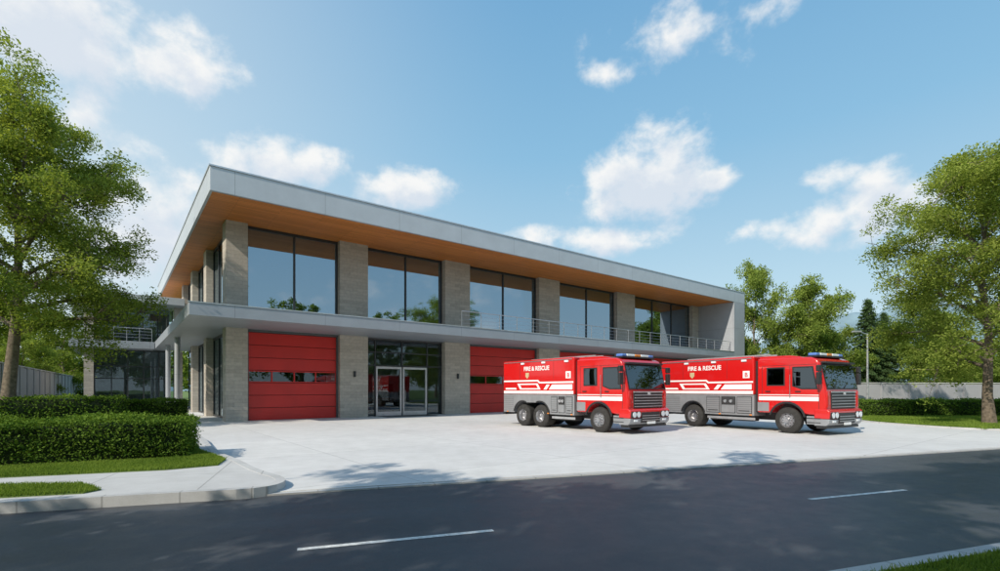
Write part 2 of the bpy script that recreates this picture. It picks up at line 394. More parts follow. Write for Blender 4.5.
def hedge(name, p0, p1, th, z0, h, nleaf, lsize, seed):
    rng = np.random.default_rng(seed); p0 = np.array(p0, float); p1 = np.array(p1, float); L = np.linalg.norm(p1 - p0)
    u = (p1 - p0) / L; nn = np.array([-u[1], u[0]])
    areas = np.array([L * h, L * h, th * h, th * h, L * th]); k = rng.choice(5, nleaf, p=areas / areas.sum())
    a = rng.uniform(0, L, nleaf); b = rng.uniform(0, th, nleaf); c = rng.uniform(0, h, nleaf)
    jn = rng.normal(size=nleaf) * .04 - .02 + (rng.uniform(size=nleaf) < .04) * rng.uniform(0, .10, nleaf)
    bumpy = .05 * np.sin(a * 2.3 + seed) + .04 * np.sin(a * 5.1 + b * 4) + .035 * np.sin(c * 9 + a * 3.3) + .02 * np.sin(a * 13 + b * 11 + c * 12)
    o = jn + bumpy * .9
    b = np.where(k == 0, -o, b); b = np.where(k == 1, th + o, b); a = np.where(k == 2, -o, a); a = np.where(k == 3, L + o, a); c = np.where(k == 4, h + o, c)
    rc = .14
    eb = np.minimum(b, th - b); ec = h - c; m = (eb < rc) & (ec < rc); 
    d = np.hypot(rc - eb, rc - ec); f = np.where(m & (d > rc), rc / np.maximum(d, 1e-6), 1)
    sb = np.where(b < th / 2, 1, -1)
    b = np.where(m, np.where(sb > 0, rc - (rc - eb) * f, th - rc + (rc - eb) * f), b); c = np.where(m, h - rc + (rc - ec) * f, c)
    C = np.stack([p0[0] + u[0] * a + nn[0] * b, p0[1] + u[1] * a + nn[1] * b, z0 + c], 1)
    tone = np.clip(.38 + bumpy * 2.8 + rng.normal(size=nleaf) * .24 + .12 * (k == 4), 0, 1)
    LV = leaves(C, lsize, rng, .55, .25)
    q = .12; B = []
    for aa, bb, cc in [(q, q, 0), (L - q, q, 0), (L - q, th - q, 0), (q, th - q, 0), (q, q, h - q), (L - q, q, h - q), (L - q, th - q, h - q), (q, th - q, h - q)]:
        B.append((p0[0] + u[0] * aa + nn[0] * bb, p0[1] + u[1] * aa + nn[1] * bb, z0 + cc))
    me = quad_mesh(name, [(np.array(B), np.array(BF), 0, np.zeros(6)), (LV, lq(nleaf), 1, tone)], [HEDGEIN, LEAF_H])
    return put(name, me, 0, 0)

# ------------------------------------------------------------------ ground, road, drive
mk('ground', [(-1500, -1500, -.05), (1500, -1500, -.05), (1500, 1500, -.05), (-1500, 1500, -.05)], [(0, 1, 2, 3)], GROUND)
RD = Vector((.943, .331)).normalized(); RN = Vector((-RD.y, RD.x)); R0 = Vector((-3.83, 8.33))
def rp(t, n): p = R0 + RD * t + RN * n; return (p.x, p.y)
a, b, c, d = rp(-300, .3), rp(300, .3), rp(300, -5.9), rp(-300, -5.9)
mk('road', [(*a, -.04), (*b, -.04), (*c, -.04), (*d, -.04)], [(0, 1, 2, 3)], ASPH)
V = []; F = []
t0 = (Vector((-2.21, 5.45)) - R0).dot(RD)
for k in range(-10, 14):
    t = t0 + k * 7.55; o = len(V)
    for tt, nn in ((t, -3.31), (t + 2.25, -3.31), (t + 2.25, -3.22), (t, -3.22)): V.append((*rp(tt, nn), -.036))
    F.append((o, o + 1, o + 2, o + 3))
mk('lane_markings', V, F, PAINT)
drive = [rp(-.6, 0), rp(75, 0), (70, 60), (-10, 60), (-40, 48), (-33, 37), (-21.5, 32), (-9.6, 16), (-7.6, 13), (-6.2, 11.3), (-4.9, 9.6)]
slab_poly('driveway', drive, -.05, 0, DRIVE)
band('drive_edging', [rp(-.3, -.14), rp(75, -.14)], .13, -.05, -.012, KERB)
outer = [(-66, -14.0), (-7.0, 7.0), (-4.9, 7.72), (-3.75, 8.05), (-3.7, 8.9), (-4.7, 9.8), (-5.95, 11.4), (-7.4, 13.0), (-9.4, 16), (-21, 31.6), (-30, 36.8), (-70, 60)]
outer = outer[:1] + smooth_path(outer[1:9], 2) + outer[9:]
inner = offset_path(outer, .16)
slab_poly('pavement', inner + [(-120, 60), (-120, -14)], -.05, .116, WALK)
band('kerb', outer, .16, -.05, .122, KERB)
lawn1 = [(-70, -10.6), (-8.98, 8.98), (-6.6, 9.85), (-5.9, 10.45), (-6.2, 11.3), (-7.7, 12.9), (-9.8, 16), (-21.4, 31.6), (-30, 36.2), (-70, 58), (-118, 58), (-118, -10)]
slab_poly('lawn', lawn1, .1, .135, GROUND)
lawn2 = [(-62, -11.6), (-7.18, 7.35), (-6.35, 7.62), (-6.3, 7.9), (-7.0, 8.35), (-8.14, 8.25), (-62, -10.6)]
slab_poly('lawn_strip', lawn2, .1, .133, GROUND)
near = [rp(-80, -5.9), rp(120, -5.9)]
band('kerb', near, -.15, -.05, .09, KERB)
slab_poly('verge', [rp(-80, -6.05), rp(120, -6.05), rp(120, -60), rp(-80, -60)], -.05, .085, GROUND)
lawnR = smooth_path([(26.5, 60), (20.2, 29), (19.3, 25.5), (20.3, 20.9), (23, 21.3), (60, 34.2), (80, 60)], 2)
slab_poly('lawn', lawnR, -.02, .05, GROUND)
band('kerb', lawnR, -.12, -.04, .06, KERB)

# ------------------------------------------------------------------ fire station
A = math.atan2(.6109, .7917)
B = empty('fire_station', (-14.58, 26.6, 0), A)
ZS0, ZS1, ZW, ZR = 5.05, 5.62, 10.78, 11.9
END = 45.8
box('roof', -1.27, 48.0, -3.95, 30, ZW + .004, ZR, FASCIA, B, .02)
box('roof_cap', -1.31, 48.04, -3.99, 30.04, ZR + .001, ZR + .07, ALU, B)
mk('soffit', [(-1.15, -3.83, ZW), (END, -3.83, ZW), (END, 29, ZW), (-1.15, 29, ZW)], [(0, 1, 2, 3)], WOOD, B)
box('canopy_slab', -2.08, END - .002, -3.95, 21.0, ZS0, ZS1, SLABM, B, .015)
box('canopy_cap', -2.11, END - .003, -3.98, -3.72, ZS1 + .001, ZS1 + .05, ALU, B)
box('end_wall', END, 48.0, -3.95, 30, 0, ZW, WHITEWALL, B, .02)
piers = [(0, 1.06), (6.15, 7.93), (13.57, 15.67), (22.4, 24.7), (32.1, 34.7), (44.6, END)]
boxes('pier_lower', [(s0, s1, 0, 1.1, 0, ZS0) for s0, s1 in piers], STONE, B)
boxes('pier_upper', [(s0, s1, 0, 1.1, ZS1, ZW - .002) for s0, s1 in piers], STONE, B)
sp = [(7.2, 8.4), (14.4, 15.6)]
boxes('side_pier_lower', [(0, 1.06, t0, t1, 0, ZS0) for t0, t1 in sp], STONE, B)
boxes('side_pier_upper', [(0, 1.06, t0, t1, ZS1, ZW - .002) for t0, t1 in sp + [(20.9, 22)]], STONE, B)
bays = [(1.06, 6.15, 1), (7.93, 13.57, 1), (15.67, 22.4, 1), (24.7, 32.1, 1), (34.7, 44.6, 2)]
fr = []; gl = []
for s0, s1, nm in bays:
    z0, z1 = ZS1, ZW - .003
    fr += [(s0, s1, .40, .52, z0, z0 + .12), (s0, s1, .40, .52, z1 - .16, z1), (s0, s0 + .09, .40, .52, z0 + .12, z1 - .16), (s1 - .09, s1, .40, .52, z0 + .12, z1 - .16)]
    for i in range(nm):
        c = s0 + (s1 - s0) * (i + 1) / (nm + 1); fr.append((c - .05, c + .05, .38, .52, z0 + .12, z1 - .16))
    gl.append((s0 + .09, s1 - .09, .45, .47, z0 + .12, z1 - .16))
boxes('window_frames', fr, FRAME, B); boxes('window_panes', gl, GLASS, B)
fr = []; gl = []
for t0, t1 in [(1.1, 7.2), (8.4, 14.4), (15.6, 20.9)]:
    for z0, z1 in ((0, ZS0), (ZS1, ZW - .003)):
        fr += [(.40, .52, t0, t1, z0, z0 + .12), (.40, .52, t0, t1, z1 - .16, z1)]
        for i in range(4):
            c = t0 + (t1 - t0) * i / 3; fr.append((.40, .52, max(t0, c - .05), min(t1, c + .05), z0 + .12, z1 - .16))
        gl.append((.45, .47, t0 + .05, t1 - .05, z0 + .12, z1 - .16))
boxes('side_window_frames', fr, FRAME, B); boxes('side_window_panes', gl, GLASS, B)
box('interior_back_wall', .6, 45.7, 9, 9.3, 0, ZW - .01, INT, B)
boxes('interior_partitions', [(7, 7.15, .6, 9, 0, ZS0), (14.6, 14.75, .6, 9, 0, ZS0), (23.5, 23.65, .6, 9, 0, ZW - .01), (33.2, 33.35, .6, 9, 0, ZW - .01), (7, 7.15, 4, 9, ZS1, ZW - .01)], INT, B)
box('interior_floor', .56, 45.7, .6, 9, .002, .02, INT, B)
box('reception_desk', 9.2, 12.2, 5.2, 6.0, .02, 1.1, WOOD, B)
box('interior_door', 12.9, 13.9, 8.9, 8.99, .02, 2.2, INTD, B)
boxes('desks', [(2.2, 5.2, 3, 4, ZS1 + .7, ZS1 + .75), (9, 12.5, 3, 4, ZS1 + .7, ZS1 + .75), (2.4, 2.5, 3, 4, ZS1, ZS1 + .7), (5, 5.1, 3, 4, ZS1, ZS1 + .7)], WOOD, B)
def red_door(s0, s1, nm):
    H = 4.92; n = 7; hh = H / n; L = []
    for i in range(n):
        if i == 3: continue
        L.append((s0 + .10, s1 - .10, .42, .50, i * hh + .01, i * hh + hh - .016))
    zb = 3 * hh; z1 = zb + hh - .016
    L += [(s0 + .10, s1 - .10, .42, .50, zb + .01, zb + .07), (s0 + .10, s1 - .10, .42, .50, z1 - .07, z1)]
    m = 4; w = (s1 - s0 - .2) / m
    for k in range(m + 1):
        x = s0 + .10 + k * w; L.append((max(s0 + .10, x - .04), min(s1 - .10, x + .04), .42, .50, zb + .07, z1 - .07))
    boxes('garage_door', L, REDDOOR, B, .008)
    boxes('garage_door_backing', [(s0 + .1, s1 - .1, .51, .53, 0, zb), (s0 + .1, s1 - .1, .51, .53, z1, H)], BLACK, B)
    box('garage_door_glass', s0 + .14, s1 - .14, .455, .465, zb + .07, z1 - .07, GLASS2, B)
    boxes('garage_door_jamb', [(s0, s0 + .1, .30, .55, 0, ZS0 - .002), (s1 - .1, s1, .30, .55, 0, ZS0 - .002), (s0 + .1, s1 - .1, .30, .55, H + .003, ZS0 - .002)], INTD, B)
    R = []
    for i in range(n):
        if i == 3: continue
        for q in (.33, .66): R.append((s0 + .12, s1 - .12, .413, .4215, i * hh + hh * q - .008, i * hh + hh * q + .008))
    boxes('garage_door_ribs', R, REDDOOR, B)
for s0, s1 in [(1.06, 6.15), (15.67, 22.4), (24.7, 32.1), (34.7, 44.6)]: red_door(s0, s1, 4)
fr = []; s0, s1 = 7.93, 13.57; H = 4.95
for x in (s0 + .03, 8.6, 10.5, 12.4, s1 - .03): fr.append((x - .045, x + .045, .42, .54, 0, H))
for z in (3.25, 4.1, H - .06): 
    xs = [s0 + .03, 8.6, 10.5, 12.4, s1 - .03]
    for p, q in zip(xs[:-1], xs[1:]): fr.append((p + .045, q - .045, .43, .53, z, z + .08))
boxes('entrance_frame', fr, FRAME, B)
df = []
for p, q in ((8.65, 10.45), (10.55, 12.35)):
    df += [(p, p + .10, .40, .47, .02, 3.22), (q - .10, q, .40, .47, .02, 3.22), (p + .10, q - .10, .40, .47, .02, .28), (p + .10, q - .10, .40, .47, 3.08, 3.22)]
boxes('entrance_door_leaves', df, ALU, B)
boxes('entrance_glass', [(s0 + .08, 8.55, .47, .48, 0.05, H - .1), (8.65, 12.35, .472, .482, .05, 3.2), (8.65, 12.35, .472, .482, 3.33, H - .1), (12.45, s1 - .08, .47, .48, .05, H - .1)], GLASS2, B)
for x in (10.32, 10.68): rod('door_handle', (x, .34, .8), (x, .34, 1.7), .018, STEEL, B)
boxes('entrance_header', [(s0, s1, .35, .56, H + .025, ZS0 - .002)], INTD, B)
box('door_mat', 8.7, 12.3, -1.2, .2, .002, .02, BLACK, B)
for i in range(23):
    s = 12.6 + i * 1.5; rod('railing_post', (s, -3.6, ZS1), (s, -3.6, ZS1 + 1.05), .022, STEEL, B, 6)
for z in (.3, .55, .8): rod('railing_cable', (12.6, -3.6, ZS1 + z), (END, -3.6, ZS1 + z), .009, STEEL, B, 5)
rod('railing_top', (12.6, -3.6, ZS1 + 1.06), (END, -3.6, ZS1 + 1.06), .028, STEEL, B, 8)
boxes('wall_lamp', [(s - .06, s + .06, -.14, -.002, 2.5, 2.85) for s in (7.04, 14.6, 23.5)], FRAME, B, .01)
# rear wing
wx0, wx1, wt = -6.6, -.02, 21.02
box('wing_roof', wx0 - 1.0, -.02, wt - 1.6, 32, 8.75, 9.35, FASCIA, B, .02)
box('wing_canopy', wx0 - .8, -2.12, wt - 1.8, 32, ZS0 - .05, ZS1 - .05, SLABM, B, .02)
boxes('wing_piers', [(wx0, wx0 + .6, wt, wt + .6, 0, 5.0), (wx0, wx0 + .6, wt, wt + .6, 5.58, 8.74), (-.62, -.02, wt, wt + .6, 0, 5.0), (-.62, -.02, wt, wt + .6, 5.63, 8.74)], STONE, B)
boxes('wing_wall', [(wx0, -.6, wt + 5.3, wt + 5.6, 0, 8.74), (wx0, wx0 + .3, wt + .61, wt + 5.3, 0, 5.0), (wx0, wx0 + .3, wt + .61, wt + 5.3, 5.58, 8.74)], INT, B)
fr = []
for i in range(6):
    x = wx0 + .65 + i * (5.33 / 5); fr.append((x - .04, x + .04, wt + .3, wt + .42, .02, 4.98)); fr.append((x - .04, x + .04, wt + 2, wt + 2.1, 5.64, 8.7))
for z in (.02, 2.6, 3.6, 4.9): fr.append((wx0 + .7, -.65, wt + .31, wt + .41, z, z + .08))
boxes('wing_window_frames', fr, FRAME, B)
boxes('wing_window_panes', [(wx0 + .62, -.63, wt + .35, wt + .37, .03, 4.97), (wx0 + .62, -.63, wt + 2.04, wt + 2.06, 5.65, 8.7)], GLASS2, B)
rod('wing_railing_top', (wx0 - .6, wt - 1.5, 6.65), (-2.3, wt - 1.5, 6.65), .03, STEEL, B)
for i in range(7): rod('wing_railing_post', (wx0 - .6 + i * .82, wt - 1.5, 5.6), (wx0 - .6 + i * .82, wt - 1.5, 6.65), .02, STEEL, B, 6)
for z in (5.9, 6.15, 6.4): rod('wing_railing_cable', (wx0 - .6, wt - 1.5, z), (-2.3, wt - 1.5, z), .012, STEEL, B, 5)
rod('canopy_column', (-1.5, 8, 0), (-1.5, 8, ZS0), .16, WHITEWALL, B, 20)
rod('canopy_column', (-1.5, 15, 0), (-1.5, 15, ZS0), .16, WHITEWALL, B, 20)

# ------------------------------------------------------------------ fire trucks
def arc(cx, cz, r, a0, a1, n=12):
    return [(cx + r * math.cos(math.radians(a0 + (a1 - a0) * i / n)), cz + r * math.sin(math.radians(a0 + (a1 - a0) * i / n))) for i in range(n + 1)]

def text(body, x, z, size, mat, par, y=-1.262, side=-1, fat=.02):
    c = bpy.data.curves.new('lettering', 'FONT'); c.body = body; c.size = size; c.extrude = .001; c.align_x = 'CENTER'; c.offset = size * fat
    c.materials.append(mat); o = bpy.data.objects.new('lettering', c); COL.objects.link(o); o.parent = par
    o.location = (x, y, z); o.rotation_euler = (math.radians(90), 0, 0)
    if side > 0: o.rotation_euler = (math.radians(90), 0, math.radians(180))
    return o

def wheel(par, x, y, z, sgn, dual=False):
    w = .32 if not dual else .56; r = .51
    prof = [(.27, -.0), (.30, -.02), (.44, .0), (.485, .025), (r, .06), (r, w - .06), (.485, w - .02), (.44, w), (.28, w)]
    lathe('tyre', prof, x, y, z, TYRE, par, 40, -sgn)
    if dual: rim = [(.0, .14), (.10, .14), (.12, .10), (.14, .20), (.22, .22), (.255, .05), (.285, -.012), (.30, .0), (.27, .1)]
    else: rim = [(.0, -.06), (.085, -.06), (.10, -.02), (.12, .02), (.20, .01), (.235, .07), (.262, .03), (.285, -.015), (.30, .0), (.27, .1)]
    lathe('rim', rim, x, y, z, STEEL, par, 36, -sgn)
    yo = .012 if not dual else .2
    for k in range(10):
        a = 2 * math.pi * k / 10; cx, cz = x + .16 * math.cos(a), z + .16 * math.sin(a)
        rod('wheel_nut', (cx, y - sgn * (yo - .0), cz), (cx, y + sgn * (.03 - yo), cz), .015, BLACK, par, 6)
    if not dual:
        for k in range(8):
            a = 2 * math.pi * (k + .5) / 8; cx, cz = x + .225 * math.cos(a), z + .225 * math.sin(a)
            rod('rim_vent', (cx, y - sgn * .07, cz), (cx, y - sgn * .045, cz), .028, BLACK, par, 8)

def truck(loc, heading, rear_axles):
    T = empty('fire_truck', loc, heading)
    RE = -6.2; TOP = 3.10
    box('chassis', RE + .1, 1.1, -.42, .42, .5, .80, CHAS, T)
    boxes('axles', [(x - .07, x + .07, -.95, .95, .44, .58) for x in [0] + rear_axles], CHAS, T)
    cab = [(1.30, .72), (1.41, .80), (1.43, 1.10), (1.41, 1.74), (1.20, 2.68), (1.08, 2.86), (.86, 2.95), (-1.22, 2.97), (-1.22, .78)] + \
          arc(0, .52, .66, 157, 23) 
    prism('cab', cab, -1.25, 1.25, RED, T, .08, 5)
    prism('wheel_arch_lining', [(.64, .70), (.64, 1.24), (-.64, 1.24), (-.64, .70)] , -.80, .80, BLACK, T)
    for sg in (-1, 1):
        o = arc(0, .52, .73, 165, 12, 14); i_ = arc(0, .52, .655, 165, 12, 14)
        prism('arch_trim', o + i_[::-1], sg * 1.245, sg * 1.285, BLACK, T, .006, 1)
    prism('roof_fairing', [(.55, 2.95), (-1.22, 2.95), (-1.22, 3.07), (.0, 3.06), (.4, 3.0)], -1.08, 1.08, RED, T, .03)
    box('lightbar_base', .62, 1.0, -1.02, 1.02, 2.955, 3.01, BLACK, T, .01)
    for y0, y1, m in ((-1.0, -.72, BLUE), (-.70, -.2, CLEAR), (-.18, .18, AMBER), (.2, .70, CLEAR), (.72, 1.0, BLUE)):
        box('lightbar_lens', .65, .97, y0, y1, 3.011, 3.12, m, T, .035, 3)
    box('sun_visor', 1.05, 1.36, -1.10, 1.10, 2.70, 2.77, BLACK, T, .02)
    ws = lambda z, o: 1.41 - (z - 1.74) * .21 / .94 + o
    prism('windscreen_surround', [(ws(1.72, .004), 1.72), (ws(1.72, .012), 1.72), (ws(2.69, .012), 2.69), (ws(2.69, .004), 2.69)], -1.17, 1.17, BLACK, T)
    prism('windscreen', [(ws(1.77, .014), 1.77), (ws(1.77, .020), 1.77), (ws(2.66, .020), 2.66), (ws(2.66, .014), 2.66)], -1.13, 1.13, CGLASS, T)
    for y in (-.75, .05): rod('wiper', (ws(1.77, .04), y, 1.76), (ws(2.25, .035), y + .6, 2.10), .012, BLACK, T, 5)
    box('grille', 1.36, 1.452, -.92, .92, .99, 1.66, BLACK, T, .03)
    boxes('grille_bars', [(1.44, 1.482, -.88, .88, z, z + .024) for z in (1.05, 1.16, 1.27, 1.38, 1.49)], ALU, T, .006)
    box('grille_surround', 1.44, 1.475, -.94, .94, 1.60, 1.645, ALU, T, .008)
    t = text('FIRE', 1.45, 1.58, .11, WHITE, T); t.location = (1.4825, 0, 1.525); t.rotation_euler = (math.radians(90), 0, math.radians(90))
    prism('bumper', [(1.0, .62), (1.53, .62), (1.56, .90), (1.46, .985), (1.0, .985)], -1.26, 1.26, RED, T, .04, 3)
    prism('bumper_lower', [(1.0, .36), (1.42, .36), (1.53, .46), (1.545, .617), (1.0, .617)], -1.255, 1.255, SILVER, T, .03, 3)
    box('bumper_intake', 1.5, 1.576, -.58, .58, .44, .84, BLACK, T, .01)
    boxes('intake_bars', [(1.56, 1.588, -.56, .56, z, z + .02) for z in (.52, .61, .70)], ALU, T)
    box('bumper_skirt', 1.05, 1.44, -1.2, 1.2, .26, .358, BLACK, T, .02)
    for sg in (-1, 1):
        y0, y1 = sorted((sg * .64, sg * 1.20))
        box('headlight_housing', 1.46, 1.578, y0, y1, .64, .88, BLACK, T, .03)
        for yy in (.78, 1.04):
            rod('headlight', (1.56, sg * yy, .76), (1.592, sg * yy, .76), .10, CLEAR, T, 20)
            rod('headlight_ring', (1.56, sg * yy, .76), (1.586, sg * yy, .76), .115, ALU, T, 20)
        box('fog_lamp', 1.50, 1.56, *sorted((sg * .80, sg * 1.02)), .49, .57, CLEAR, T, .01)
        box('corner_deflector', 1.36, 1.445, *sorted((sg * 1.03, sg * 1.20)), 1.03, 1.66, RED, T, .03)
        rod('mirror_arm', (1.12, sg * 1.2, 2.62), (1.30, sg * 1.50, 2.58), .02, BLACK, T, 6)
        rod('mirror_arm', (1.15, sg * 1.2, 1.95), (1.30, sg * 1.50, 1.98), .02, BLACK, T, 6)
        box('mirror', 1.24, 1.36, *sorted((sg * 1.40, sg * 1.62)), 1.90, 2.36, BLACK, T, .03, 3)
        box('mirror_wide', 1.24, 1.36, *sorted((sg * 1.40, sg * 1.62)), 2.39, 2.62, BLACK, T, .03, 3)
        def sb(name, pts, mat, d=.008, base=1.250):
            return prism(name, pts, *sorted((sg * (base - .004), sg * (base + d))), mat, T)
        sb('door_window_seal', [(1.14, 1.72), (.97, 2.60), (.20, 2.60), (.20, 1.84), (.55, 1.72)], BLACK, .004)
        sb('door_window', [(1.08, 1.77), (.93, 2.55), (.25, 2.55), (.25, 1.87), (.56, 1.77)], CGLASS, .010)
        sb('crew_window_seal', [(-.08, 1.86), (-.08, 2.60), (-.82, 2.60), (-.82, 1.86)], BLACK, .004)
        sb('crew_window', [(-.13, 1.91), (-.13, 2.55), (-.77, 2.55), (-.77, 1.91)], CGLASS, .010)
        for x in (1.18, .11, -1.0):
            zb = .98 if x > .6 else 1.18 if abs(x) < .5 else .82
            sb('door_seam', [(x - .008, zb), (x + .008, zb), (x + .008, 2.66), (x - .008, 2.66)], BLACK, .002)
        sb('roof_seam', [(1.1, 2.66), (1.1, 2.675), (-1.0, 2.675), (-1.0, 2.66)], BLACK, .002)
        for x in (.32, -.86): sb('door_handle', [(x, 1.62), (x + .2, 1.62), (x + .2, 1.66), (x, 1.66)], BLACK, .03)
        rod('grab_rail', (.13, sg * 1.29, 1.4), (.13, sg * 1.29, 2.3), .014, STEEL, T, 6)
        box('cab_step', .72, 1.26, *sorted((sg * .9, sg * 1.24)), .40, .71, SILVER, T, .02)
        boxes('step_treads', [(.74, 1.24, *sorted((sg * 1.0, sg * 1.262)), z, z + .025) for z in (.46, .62)], BLACK, T)
        sb('livery_cab', [(1.17, 1.28), (1.17, 1.44), (-1.15, 1.44), (-1.15, 1.28)], WHITE, .004)
        sb('livery_cab_line', [(1.17, 1.49), (1.17, 1.52), (-1.15, 1.52), (-1.15, 1.49)], WHITE, .004)
        sb('livery_cab_low', [(-.72, .84), (-.72, 1.20), (-1.2, 1.20), (-1.2, .84)], SILVER, .004)
    BX0, BX1 = RE, -1.36
    box('body_upper', BX0, BX1, -1.25, 1.25, 1.50, TOP, RED, T, .06, 4)
    box('cab_body_gap', -1.37, -1.21, -1.1, 1.1, .8, 2.9, BLACK, T)
    ra = rear_axles; r = .64
    low = [(BX1, 1.495), (BX1, .62)]
    if len(ra) == 2:
        a1, a2 = ra
        low += arc(a1, .52, r, 9, 112, 9) + arc(a2, .52, r, 68, 171, 9)
    else: low += arc(ra[0], .52, r, 9, 171, 14)
    low += [(BX0 + .02, .62), (BX0 + .02, 1.495)]
    prism('body_lower', low, -1.24, 1.24, SILVER, T, .02, 2)
    xa0 = (max(ra) + r + .06); xa1 = min(ra) - r - .06
    for sg in (-1, 1):
        def sb(name, pts, mat, d=.008, base=1.240):
            return prism(name, pts, *sorted((sg * (base - .004), sg * (base + d))), mat, T)
        n = 3; w = (BX1 - .06 - xa0) / n
        for k in range(n):
            x0 = xa0 + k * w + .03; x1 = x0 + w - .06
            sb('locker_frame', [(x0, .70), (x1, .70), (x1, 1.42), (x0, 1.42)], BLACK, .006)
            if k == 1:
                sb('locker_panel', [(x0 + .025, .725), (x1 - .025, .725), (x1 - .025, 1.06), (x0 + .025, 1.06)], SILVER, .016)
                sb('pump_recess', [(x0 + .025, 1.09), (x1 - .025, 1.09), (x1 - .025, 1.395), (x0 + .025, 1.395)], CHAS, .008)
                for q in (.3, .7):
                    xx = x0 + (x1 - x0) * q; rod('pump_outlet', (xx, sg * 1.24, 1.23), (xx, sg * 1.30, 1.21), .065, ALU, T, 14)
            else:
                sb('locker_shutter', [(x0 + .025, .725), (x1 - .025, .725), (x1 - .025, 1.395), (x0 + .025, 1.395)], SHUT, .016)
                sb('locker_handle', [(x0 + .10, .80), (x1 - .10, .80), (x1 - .10, .83), (x0 + .10, .83)], BLACK, .03)
        sb('rear_locker', [(BX0 + .08, .72), (xa1 - .02, .72), (xa1 - .02, 1.40), (BX0 + .08, 1.40)], SHUT, .012)
        B0 = dict(base=1.250, d=.004)
        sb('livery_band', [(BX1 - .04, 1.53), (BX1 - .04, 1.66), (BX0 + .06, 1.66), (BX0 + .06, 1.53)], WHITE, **B0)
        sb('livery_line', [(BX1 - .04, 2.00), (BX1 - .04, 2.07), (-3.5, 2.07), (-3.62, 2.16), (BX0 + .06, 2.16), (BX0 + .06, 2.09), (-3.66, 2.09), (-3.54, 2.00)], WHITE, **B0)
        sb('livery_panel', [(BX1 - .10, 1.72), (BX1 - .10, 1.94), (-2.7, 1.94), (-2.9, 1.72)], WHITE, **B0)
        sb('livery_block', [(-3.05, 1.72), (-3.25, 1.72), (-3.05, 1.94), (-2.85, 1.94)], WHITE, **B0)
        sb('livery_block', [(-3.45, 1.72), (-4.9, 1.72), (-5.1, 2.0), (-3.65, 2.0)], WHITE, **B0)
        sb('livery_inset', [(-3.62, 1.78), (-4.78, 1.78), (-4.90, 1.94), (-3.75, 1.94)], RED, base=1.250, d=.007)
        sb('livery_block', [(-5.15, 1.72), (-6.0, 1.72), (-6.0, 1.80), (-5.21, 1.80)], WHITE, **B0)
        for x in (-2.6, -4.9):
            sb('body_seam', [(x - .006, 2.18), (x + .006, 2.18), (x + .006, 3.0), (x - .006, 3.0)], BLACK, .002, 1.25)
        sb('body_rail', [(BX0 + .1, 3.0), (BX1 - .1, 3.0), (BX1 - .1, 3.035), (BX0 + .1, 3.035)], STEEL, .02, 1.25)
        text('FIRE & RESCUE' , -3.75, 2.60, .27, WHITE, T, sg * 1.2535, sg, .025)
        sb('crest', [(-4.5, 2.50), (-4.5, 2.34), (-4.38, 2.22), (-4.26, 2.34), (-4.26, 2.50)], GOLD, .004, 1.25)
        sb('unit_plate', [(-1.85, 2.2), (-1.55, 2.2), (-1.55, 2.5), (-1.85, 2.5)], WHITE, .004, 1.25)
        text('B', -1.70, 2.25, .26, RED, T, sg * 1.2565, sg)
        for x in (-1.55, -3.0, -5.9): sb('marker_lamp', [(x, .635), (x + .1, .635), (x + .1, .675), (x, .675)], AMBER, .02)
        for x in (-1.9, -3.35, -4.8): sb('scene_lamp', [(x, 2.90), (x + .22, 2.90), (x + .22, 2.98), (x, 2.98)], CLEAR, .04, 1.25)
        for x in ra:
            o = arc(x, .52, r + .05, 165, 15, 14) if len(ra) == 1 else (arc(x, .52, r + .05, 112, 15, 10) if x == max(ra) else arc(x, .52, r + .05, 165, 68, 10))
            i_ = arc(x, .52, r - .005, 165, 15, 14) if len(ra) == 1 else (arc(x, .52, r - .005, 112, 15, 10) if x == max(ra) else arc(x, .52, r - .005, 165, 68, 10))
            prism('mudguard', o + i_[::-1], *sorted((sg * 1.235, sg * 1.27)), BLACK, T, .004, 1)
        wheel(T, 0, sg * 1.24, .51, sg)
        for x in ra: wheel(T, x, sg * 1.235, .51, sg, True)
        box('under_tank', xa0 + .1, BX1 - .15, *sorted((sg * .6, sg * 1.1)), .38, .66, CHAS, T, .04, 3)
        box('side_guard', xa0 + .05, BX1 + .02, *sorted((sg * 1.17, sg * 1.21)), .44, .54, ALU, T, .01)
    zt = TOP
    boxes('roof_ladder_rails', [(-5.9, -1.6, .35, .40, zt + .1, zt + .16), (-5.9, -1.6, .85, .90, zt + .1, zt + .16)], ALU, T)
    boxes('roof_ladder_rungs', [(-5.8 + k * .32, -5.76 + k * .32, .40, .85, zt + .11, zt + .14) for k in range(13)], ALU, T)
    boxes('roof_supports', [(-5.5, -5.4, .3, .95, zt + .001, zt + .1), (-2.2, -2.1, .3, .95, zt + .001, zt + .1)], BLACK, T)
    box('rear_bumper', RE - .08, RE + .1, -1.2, 1.2, .5, .66, BLACK, T, .02)
    box('licence_plate', 1.58, 1.592, -.26, .26, .38, .48, WHITE, T)
    return T

def place_truck(wx, wy, dx, dy, ra):
    h = math.atan2(dy, dx); c, s = math.cos(h), math.sin(h)
    ox = wx - (c * 0 - s * -1.25); oy = wy - (s * 0 + c * -1.25)
    return truck((ox, oy, 0), h, ra)
place_truck(3.95, 20.0, .61, -.792, [-3.5, -4.72])
place_truck(11.25, 19.6, .52, -.854, [-4.35])

